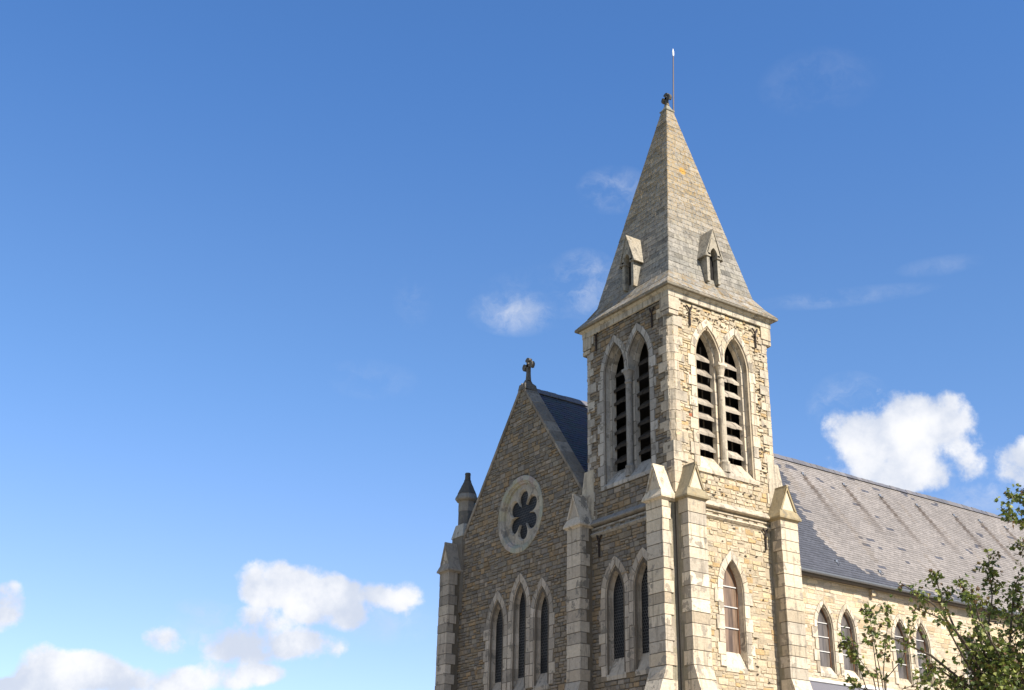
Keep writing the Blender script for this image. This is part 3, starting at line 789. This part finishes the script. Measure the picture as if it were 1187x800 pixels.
# --- gable front of the nave
GA, GK, GY = 21.0, 1.34, 9.45
YL = 14.1
def gtop(y): return GA-.1-GK*abs(y-GY)
def spans_g(t, cut=True):
    def f(z):
        lo, hi = S-.05, YL
        h = (GA-.1-z)/GK
        if h <= 0: return []
        iv = [(max(lo, GY-h), min(hi, GY+h))]
        for A in W_G: iv = sub(iv, A.cut(z, t+.02, A.z0-.46))
        dz = z-RZ; rr = RR-.1 if t else RR-.03
        if abs(dz) < rr: q = math.sqrt(rr*rr-dz*dz); iv = sub(iv, [(RC-q, RC+q)])
        return iv
    return f
gw = MB()
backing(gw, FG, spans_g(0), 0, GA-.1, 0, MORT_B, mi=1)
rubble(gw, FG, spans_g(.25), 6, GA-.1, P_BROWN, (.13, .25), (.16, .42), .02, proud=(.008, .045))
gw.build('gable_wall', [M['rubble'], M['mortar']], church)
# gable coping: stones in a row up each slope
cpg = MB(); nn = 11
for sg in (-1, 1):
    L0, L1 = 0.0, (4.72 if sg > 0 else 4.4)
    for k in range(nn):
        a, b = L0+(L1-L0)*k/nn, L0+(L1-L0)*(k+1)/nn
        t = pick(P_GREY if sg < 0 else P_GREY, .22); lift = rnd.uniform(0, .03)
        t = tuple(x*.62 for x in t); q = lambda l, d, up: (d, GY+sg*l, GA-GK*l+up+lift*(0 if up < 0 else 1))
        rings(cpg, [[q(l, -.005, -.15), q(l, .62, -.15), q(l, .62, .1), q(l, -.02, .03)] for l in (a+.006, b-.006)], t)
coping = cpg.build('gable_coping', M['dressed_old'], church)
kb = MB()
rings(kb, [[(.3-b, GY-a, z), (.3+b, GY-a, z), (.3+b, GY+a, z), (.3-b, GY+a, z)] for a, b, z in ((.27, .32, 20.75), (.20, .30, 21.0), (.13, .16, 21.1), (.09, .09, 21.26))], (.22, .205, .18))
kb.build('saddle_stone', M['cross'], church); kb = MB()
# kneeler at the left foot
rings(kb, [[(-.04, y0, z0), (.6, y0, z0), (.6, y1, z1), (-.04, y1, z1)] for (y0, z0, y1, z1) in ((13.72, 15.55, 14.3, 14.85),)]+[[(-.03, 13.7, 15.0), (.6, 13.7, 15.0), (.6, 14.25, 14.5), (-.03, 14.25, 14.5)]], (.4, .38, .34))
kb.build('kneeler', M['dressed_old'], church)
stone_cross('gable_cross', (.3, GY-.04, 21.2), (-.0, 1), 1.04, .36, .15, M['cross'], church)
# pinnacle at the left foot of the gable
pn = MB(); pcx, pcy = .36, 14.12
def octo(r, z): return [(pcx+r*math.cos(math.pi/8+k*math.pi/4), pcy+r*math.sin(math.pi/8+k*math.pi/4), z) for k in range(8)]
box(pn, (pcx-.42, pcy-.42, 12), (pcx+.42, pcy+.42, 15.35), (.2, .18, .15))
rings(pn, [sqp for sqp in [[(pcx-.46, pcy-.46, 15.3), (pcx+.46, pcy-.46, 15.3), (pcx+.46, pcy+.46, 15.3), (pcx-.46, pcy+.46, 15.3)], [(pcx-.33, pcy-.33, 15.9), (pcx+.33, pcy-.33, 15.9), (pcx+.33, pcy+.33, 15.9), (pcx-.33, pcy+.33, 15.9)]]], (.45, .43, .38))
rings(pn, [octo(.36, 15.8), octo(.36, 16.5)], (.14, .135, .125)); rings(pn, [octo(.37, 16.5), octo(.37, 16.95), octo(.5, 17.0), octo(.53, 17.05), octo(.52, 17.12), octo(.42, 17.3)], (.27, .25, .215))
for k in range(3):
    z0 = 17.3+k*.22; r0 = .42-.1*k
    rings(pn, [octo(r0+.015, z0), octo(r0-.075, z0+.215)], (.10, .095, .085))
rings(pn, [octo(.17, 17.94), octo(.13, 18.0), octo(.12, 18.2), octo(.135, 18.22), octo(.12, 18.3)], (.09, .085, .075))
pn.build('pinnacle', M['dressed_old'], church)

# --- rose window: moulded ring, six-lobed tracery, dark glass
rw = MB(); n = 44
def rr_(r, d): return [FG(RC+r*math.cos(2*math.pi*k/n), RZ+r*math.sin(2*math.pi*k/n), d) for k in range(n)]
pal_r = [(.42, .385, .325), (.385, .355, .30), (.45, .41, .345), (.35, .325, .28)]
pr = [(RR, .03), (RR, -.05), (RR-.03, -.065), (RR-.20, -.06), (RR-.22, -.03), (RR-.25, .015), (RR-.30, .035), (RR-.315, .12), (RR-.39, .12)]
RG = [rr_(r, d) for r, d in pr]
for j in range(len(RG)-1):
    for k in range(n):
        q = (k+1) % n; rv = random.Random(k//2*7+1); t = pal_r[rv.randrange(4)]
        rw.face([RG[j][k], RG[j][q], RG[j+1][q], RG[j+1][k]], tuple(x*rv.uniform(.92, 1.06) for x in t))
# tracery plate with a six-lobed hole: polar boundary
def lobe_r(a):
    best = 0
    for k in range(6):
        c = math.pi/2+k*math.pi/3
        da = (a-c+math.pi) % (2*math.pi)-math.pi
        # circle of radius .29 at distance .76
        q = .345**2-(.73*math.sin(da))**2
        if q > 0 and abs(da) < 1: best = max(best, .73*math.cos(da)+math.sqrt(q))
    return max(best, .46)
n2 = 180; inn = []; oc = []
for k in range(n2):
    a = 2*math.pi*k/n2; inn.append((RC+lobe_r(a)*math.cos(a), RZ+lobe_r(a)*math.sin(a))); oc.append((RC+(RR-.39)*math.cos(a), RZ+(RR-.39)*math.sin(a)))
for k in range(n2):
    q = (k+1) % n2; t = pal_r[(k//30) % 4]
    rw.face([FG(*oc[k], .12), FG(*oc[q], .12), FG(*inn[q], .10), FG(*inn[k], .10)], t)
    i2 = lambda p: (RC+(p[0]-RC)*.93, RZ+(p[1]-RZ)*.93)
    rw.face([FG(*inn[k], .10), FG(*inn[q], .10), FG(*i2(inn[q]), .17), FG(*i2(inn[k]), .17)], t)
    rw.face([FG(*i2(inn[k]), .17), FG(*i2(inn[q]), .17), FG(*i2(inn[q]), .23), FG(*i2(inn[k]), .23)], t)
rose = rw.build('rose_window', M['dressed_old'], church)
rp = MB(); rp.face([FG(RC+1.15*math.cos(2*math.pi*k/40), RZ+1.15*math.sin(2*math.pi*k/40), .215) for k in range(40)], (.02, .02, .02))
rp.build('pane', M['guard'], rose)

# --- nave walls
XE = 42.0; ZE = 13.72
def spans_n(t):
    def f(z):
        iv = [(S+.02, XE)]
        for A in W_N: iv = sub(iv, A.cut(z, t+.01, A.z0-.26))
        return iv
    return f
nw = MB()
backing(nw, FN, spans_n(0), 0, ZE, 0, (.44, .39, .30), mi=1)
rubble(nw, FN, spans_n(.12), 9.2, ZE, P_NAVE, (.14, .26), (.25, .7), .014, (.0, .02), mi=0)
nw.face([(XE, YN, 0), (XE, YL, 0), (XE, YL, ZE), (XE, YN, ZE)], (.3, .27, .2), 1)
nw.face([(XE, YN, ZE), (XE, YL, ZE), (XE, GY, 20.7)], (.3, .27, .2), 1)
nw.face([(.1, YL-.02, 0), (XE, YL-.02, 0), (XE, YL-.02, ZE), (.1, YL-.02, ZE)], (.22, .19, .14), 1)
nw.build('nave_wall', [M['pale_rubble'], M['mortar']], church)

# --- nave roof: slates laid one by one
RK = 1.4; RZT = 20.85; EY = 4.40; XR0 = .55
slo = math.sqrt(1+RK*RK)
Ltot = (GY-EY)*slo
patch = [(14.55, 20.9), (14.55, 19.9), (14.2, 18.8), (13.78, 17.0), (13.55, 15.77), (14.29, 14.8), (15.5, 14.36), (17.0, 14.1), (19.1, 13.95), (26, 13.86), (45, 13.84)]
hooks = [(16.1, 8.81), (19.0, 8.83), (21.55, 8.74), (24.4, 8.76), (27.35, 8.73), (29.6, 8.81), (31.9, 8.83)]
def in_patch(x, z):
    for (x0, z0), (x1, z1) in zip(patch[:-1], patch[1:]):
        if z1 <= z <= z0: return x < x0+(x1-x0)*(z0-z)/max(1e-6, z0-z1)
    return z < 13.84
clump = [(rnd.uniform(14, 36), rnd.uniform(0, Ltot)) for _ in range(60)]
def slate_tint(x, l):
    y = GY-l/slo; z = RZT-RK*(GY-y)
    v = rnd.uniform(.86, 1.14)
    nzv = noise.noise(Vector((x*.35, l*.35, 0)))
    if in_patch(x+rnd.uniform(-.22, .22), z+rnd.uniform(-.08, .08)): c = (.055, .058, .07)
    else:
        c = (.185, .168, .155); v *= 1+.18*nzv
        for (hx, hl) in clump:
            if abs(x-hx) < .27 and abs(l-hl) < .1 and rnd.random() < .75: c = (.062, .063, .076); break
        for (hx, hy) in hooks:
            hl = (GY-hy)*slo; dl = l-hl
            if 0 < dl < 3.6:
                f = min(1, max(0, 1.3-abs(x-hx-.02*dl)/(.19+.045*dl)))*(1-dl/3.6)**.5*rnd.uniform(.8, 1.2); f = min(1, f)
                c = tuple(a*(1-f*.9)+b*f*.9 for a, b in zip(c, (.055, .038, .024)))
        # faint drips of lichen and rust lower down
        if noise.noise(Vector((x*1.7, l*.25, 4))) > .38: c = tuple(a*(1-.25)+b*.25 for a, b in zip(c, (.125, .095, .062)))
    return tuple(a*v for a in c)
rf = MB(); RH, RW = .165, .27
rows = int(Ltot/RH)
def rp_(x, l, up, sd=-1):
    # point on the slope: l down from the ridge, lifted 'up' off it
    return (x, GY+sd*(l/slo)+sd*up*RK/slo, RZT-RK*l/slo+up/slo)
for i in range(rows+1):
    l0, l1 = i*RH, min((i+1)*RH, Ltot+.08)
    x = XR0-(i % 2)*RW/2
    while x < XE+.2:
        x0 = max(x, XR0); x1 = x+RW
        yy = GY-l0/slo
        if not (x1 < 5.3 and yy < 4.9) :
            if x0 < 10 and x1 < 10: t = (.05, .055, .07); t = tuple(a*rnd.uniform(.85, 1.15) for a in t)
            else: t = slate_tint((x0+x1)/2, (l0+l1)/2)
            if x0 < 5.2 and yy < 5.05: pass
            else:
                up = rnd.uniform(.014, .022)
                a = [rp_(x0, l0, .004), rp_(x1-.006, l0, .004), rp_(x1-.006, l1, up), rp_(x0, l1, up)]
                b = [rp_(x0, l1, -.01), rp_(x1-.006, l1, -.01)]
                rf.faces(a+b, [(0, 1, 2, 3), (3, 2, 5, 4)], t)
        x += RW
rf.face([rp_(XR0, 0, -.02), rp_(XE+.2, 0, -.02), rp_(XE+.2, Ltot, -.02), rp_(XR0, Ltot, -.02)], (.04, .04, .05))
rf.face([rp_(XR0, 0, .0, 1), rp_(XE+.2, 0, .0, 1), rp_(XE+.2, Ltot, .0, 1), rp_(XR0, Ltot, .0, 1)], (.16, .16, .18))
roof = rf.build('nave_roof', M['slate'], church)
rd = MB()
x = XR0
while x < XE:
    e = min(x+.42, XE+.2); t = pick([(.10, .10, .115), (.085, .085, .095), (.12, .115, .12)])
    rings(rd, [[rp_(q, .2, .035), rp_(q, .2, .07), (q, GY, RZT+.12+rnd.uniform(-.016, .016)+.03*math.sin(q*.5)), rp_(q, .2, .07, 1), rp_(q, .2, .035, 1)] for q in (x, e-.015)], t); x = e
rd.build('ridge_tiles', M['slate'], roof)
for (hx, hy) in hooks+[(13.5, 4.93), (16.2, 4.88)]:
    h = MB(); l = (GY-hy)*slo
    tube(h, [rp_(hx, l-.1, .02), rp_(hx, l+.03, .05), rp_(hx, l+.12, .06), rp_(hx, l+.16, .16)], .022, 5)
    box(h, rp_(hx-.05, l-.02, .02), tuple(a+b for a, b in zip(rp_(hx-.05, l-.02, .02), (.12, .1, .12))))
    h.build('roof_hook', M['zinc'], roof)
# gutter, fascia
gt = MB(); gy, gzz = EY-.075, RZT-RK*(GY-EY)-.02
prof = [(gy+.1*math.cos(a), gzz+.1*math.sin(a)) for a in [math.pi+math.pi*k/8 for k in range(9)]]
inner = [(gy+.085*math.cos(a), gzz+.085*math.sin(a)) for a in [math.pi+math.pi*k/8 for k in range(9)]][::-1]
rings(gt, [[(5.3, y, z) for y, z in prof+inner], [(XE+.1, y, z) for y, z in prof+inner]], (.2, .2, .2))
gt.build('gutter', M['zinc'], church)
fs = MB(); box(fs, (5.3, EY+.03, gzz-.17), (XE, EY+.06, gzz+.03), (.1, .09, .08)); box(fs, (5.3, EY+.06, gzz-.14), (XE, YN, gzz-.12), (.1, .09, .08))
fs.build('eaves_board', M['timber'], church)
x = 15.2
while x < XE:
    cb = MB(); box(cb, (x, YN-.2, 13.3), (x+.2, YN+.01, 13.56), pick(P_NAVE)); cb.build('eaves_corbel', M['dressed'], church); x += 4.78

# --- lean-to aisle along the nave, below the windows
al = MB()
rings(al, [[(5.45, YN-.003, 9.36), (5.45, 1.6, 7.7), (5.45, 1.6, 7.62), (5.45, YN-.003, 9.28)], [(XE, YN-.003, 9.36), (XE, 1.6, 7.7), (XE, 1.6, 7.62), (XE, YN-.003, 9.28)]], (.13, .13, .15))
ar = al.build('aisle_roof', M['slate'], church)
fl = MB(); rings(fl, [[(x, YN-.03, 9.46), (x, YN-.05, 9.40), (x, YN-.22, 9.31), (x, YN-.2, 9.285), (x, YN-.01, 9.37), (x, YN-.01, 9.46)] for x in (5.46, XE-.05)], (.2, .2, .2)); fl.build('lead_flashing', M['bar'], ar)
aw = MB(); box(aw, (5.47, 1.85, 0), (XE-.05, 2.2, 7.72), (.4, .36, .28)); aw.build('aisle_wall', M['mortar'], church)

# --- wall anchors: forked iron ties
def anchor(F, s, z, h=.78, tilt=0.):
    mb = MB(); d = -.07
    P = lambda a, b: F(s+a, z+b, d)
    tube(mb, [P(0, -h*.6), P(.0, -.05), P(.01, h*.2)], .036, 6)
    tube(mb, [P(.01, h*.15), P(-.06, h*.3), P(-.15, h*.42)], .032, 6); tube(mb, [P(.01, h*.15), P(.07, h*.28), P(.12, h*.45)], .032, 6)
    tube(mb, [P(-.035, -.02), P(.035, -.02)], .045, 6)
    tube(mb, [F(s, z, -.08), F(s, z, .05)], .03, 6)
    mb.build('wall_anchor', M['iron'], church)
for F, s, z in ((FRt, .94, 20.98), (FRt, 4.27, 20.95), (FL, .9, 20.98), (FL, 4.25, 21.2), (FL, 4.17, 13.0), (FRt, 4.14, 13.1)): anchor(F, s, z)

# ------------------------------------------------------------------ trees in front of the nave
def leaf_mat(name, a, b, c):
    mt, g, bs = material(name, .5, .35)
    at = g.new('ShaderNodeAttribute', attribute_name='tint')
    g.l.new(at.outputs['Color'], bs.inputs['Base Color'])
    tr = g.new('ShaderNodeBsdfTranslucent'); g.l.new(g.mix(.5, at.outputs['Color'], (.16, .2, .03, 1)), tr.inputs[0])
    mx = g.new('ShaderNodeMixShader'); mx.inputs[0].default_value = .28
    o = [n for n in g.n if n.type == 'OUTPUT_MATERIAL'][0]
    g.l.new(bs.outputs[0], mx.inputs[1]); g.l.new(tr.outputs[0], mx.inputs[2]); g.l.new(mx.outputs[0], o.inputs[0])
    return mt
M['leaf'] = leaf_mat('maple leaves', 0, 0, 0)
M['bark'] = plain('bark', (.06, .047, .035), .95, 0, .4, 20)
LEAF = [(.09, .12, .022), (.125, .16, .03), (.055, .08, .02), (.19, .21, .04), (.22, .24, .065), (.085, .12, .025), (.05, .07, .018)]
BRONZE = [(.11, .06, .028), (.09, .05, .025), (.13, .085, .03)]
def sight(u, v, D): return CAM + (Fv + R2*((u-593.5)/FPX) - U2*((v-400)/FPX))*D
def leaf(mb, p, size, r):
    # five-pointed palmate leaf, folded along the midrib and drooping
    n = Vector((r.gauss(0, .6), r.gauss(0, .6), r.uniform(.1, 1))).normalized()
    a = Vector((r.gauss(0, 1), r.gauss(0, 1), r.gauss(-.5, .6)))
    a = (a-n*a.dot(n)).normalized(); b = n.cross(a)
    pr = [(0, 0), (.30, .12), (.52, .40), (.30, .46), (.34, .78), (.12, .70), (0, 1.05)]
    L = [p+a*(y*size)+b*(x*size)+n*(abs(x)*size*.28-.18*y*y*size) for x, y in pr]
    Rr = [p+a*(y*size)-b*(x*size)+n*(abs(x)*size*.28-.18*y*y*size) for x, y in pr]
    t = pick(BRONZE if r.random() < .13 else LEAF, .25, r)
    mb.face(L, t); mb.face(Rr[::-1], t)
def grow_tree(name, label, base, twigs, trunk_pts, trunk_r, seed, size, mass=()):
    r = random.Random(seed)
    root = bpy.data.objects.new(name, None); col.objects.link(root); root.location = base
    root['label'] = label; root['category'] = 'tree'
    base = Vector(base)
    tk = MB(); cr = MB()
    off = lambda p: Vector(p)-base
    tube(tk, [off(p) for p in trunk_pts], trunk_r, 9)
    for pts, n, spread in twigs:
        q = [off(p) for p in pts]
        # jitter the inner points so that the branch wanders
        q = [q[0]]+[x+Vector((r.gauss(0, .04), r.gauss(0, .04), r.gauss(0, .04))) for x in q[1:-1]]+[q[-1]]
        tube(tk, q, [trunk_r[-1]*.33*(1-.75*k/(len(q)-1)) for k in range(len(q))], 6)
        for _ in range(int(n*1.25)):
            f = max(0, min(1, 1-abs(r.gauss(0, .33)))); k = f*(len(q)-1); i = min(int(k), len(q)-2)
            c = q[i].lerp(q[i+1], k-i)
            side = Vector((r.gauss(0, 1), r.gauss(0, 1), r.gauss(.1, .8))).normalized()*spread*r.uniform(.3, 1.)
            tube(tk, [c, c+side*.8], [.008, .004], 4)
            for _2 in range(r.randint(6, 9)):
                leaf(cr, c+side*r.uniform(.5, 1.15)+Vector((r.gauss(0, .04), r.gauss(0, .04), r.gauss(0, .04))), size*r.uniform(.7, 1.25), r)
    for (c, rad, n) in mass:
        c = off(c)
        for _ in range(n):                                           # twigs through the crown's volume, leafier in clumps
            d = Vector((r.gauss(0, 1), r.gauss(0, 1), r.gauss(0, 1))).normalized()*rad*r.uniform(.25, 1)**.7
            cc = c+d
            if noise.noise((cc+base)*1.5) < -.12: continue
            if r.random() < .5: tube(tk, [cc-Vector((d.x, d.y, abs(d.z)*.5))*.25, cc+d.normalized()*.1], [.009, .004], 4)
            for _2 in range(r.randint(9, 13)):
                leaf(cr, cc+Vector((r.gauss(0, .13), r.gauss(0, .13), r.gauss(0, .10))), size*r.uniform(.7, 1.25), r)
    tk.build('trunk', M['bark'], root); cr.build('crown', M['leaf'], root)
    return root
# the larger tree: crown reaching in from the right
D = 20.
b0 = sight(1180, 800, D); base = (b0.x, b0.y, 0.)
hub = sight(1165, 830, D)
def tw_(path, dd=0., n=10, sp=.22): return ([sight(u, v, D+dd*(k/(len(path)-1))) for k, (u, v) in enumerate(path)], n, sp)
T = []
T += [tw_([(1165, 830), (1120, 740), (1080, 700), (1044, 676)], -1.0, 10, .16), tw_([(1165, 830), (1110, 730), (1092, 690), (1083, 664)], .6, 13, .18),
      tw_([(1165, 830), (1140, 740), (1120, 700), (1112, 668)], -.5, 12, .2), tw_([(1165, 830), (1150, 730), (1148, 690), (1145, 640)], .8, 17, .22),
      tw_([(1165, 830), (1150, 760), (1135, 720), (1128, 690)], -1.2, 14, .22), tw_([(1165, 830), (1170, 740), (1172, 700), (1180, 668)], .5, 14, .2),
      tw_([(1165, 830), (1215, 740), (1215, 660), (1185, 628)], .2, 8, .13), tw_([(1165, 830), (1225, 720), (1225, 610), (1172, 576)], .3, 26, .22),
      tw_([(1165, 830), (1225, 720), (1225, 600), (1186, 566)], -.6, 26, .24), tw_([(1165, 830), (1230, 700), (1220, 650), (1178, 630)], -.2, 16, .16), tw_([(1165, 830), (1230, 700), (1215, 630), (1160, 588)], .1, 22, .17), tw_([(1165, 830), (1235, 700), (1225, 620), (1180, 592)], .5, 20, .2), tw_([(1165, 830), (1080, 760), (1040, 745), (1015, 735)], -.6, 6, .13),
      tw_([(1165, 830), (1120, 770), (1090, 720), (1066, 706)], -.9, 10, .18), tw_([(1165, 830), (1110, 790), (1080, 775), (1070, 770)], -.2, 8, .15)]
mass = [(sight(1155, 755, D), .6, 92), (sight(1185, 725, D+.7), .55, 70), (sight(1140, 790, D-.5), .5, 85), (sight(1185, 790, D), .7, 130), (sight(1112, 802, D+.3), .3, 18),
        (sight(1240, 660, D+.2), .8, 60), (sight(1245, 760, D), 1.0, 110), (sight(1170, 855, D), .95, 120)]
tp = [Vector(base), Vector(base).lerp(hub, .5)+Vector((.1, .05, 0)), hub]
grow_tree('broadleaf_tree', 'dense leafy green tree at the right edge, in front of the nave wall', base, T, tp, [.16, .12, .08], 3, .078, mass)
# the sapling
D = 18.5
b1 = sight(1030, 860, D); base = (b1.x, b1.y, 0.)
T = [tw_([(1030, 860), (1015, 790), (995, 762), (978, 738)], .3, 9, .17), tw_([(1030, 860), (1018, 795), (1012, 740), (1008, 705)], -.3, 8, .13),
     tw_([(1030, 860), (1028, 780), (1032, 730), (1030, 705)], .3, 8, .15), tw_([(1030, 860), (1000, 800), (990, 780), (976, 745)], .6, 6, .14),
     tw_([(1030, 860), (1032, 790), (1048, 765), (1060, 715)], -.4, 7, .14), tw_([(1030, 860), (1040, 805), (1068, 785), (1085, 770)], .5, 9, .17),
     tw_([(1030, 860), (1010, 805), (990, 795), (982, 788)], .2, 4, .1), tw_([(1030, 860), (1045, 815), (1075, 800), (1090, 790)], -.5, 9, .17),
     tw_([(1030, 860), (1022, 800), (1010, 720), (999, 697)], .5, 4, .09)]
tp = [Vector(base), Vector(base).lerp(b1, .5)+Vector((.04, .06, 0)), b1]
grow_tree('sapling', 'thin young tree with sparse leaves in front of the nave windows', base, T, tp, [.07, .055, .035], 9, .075)
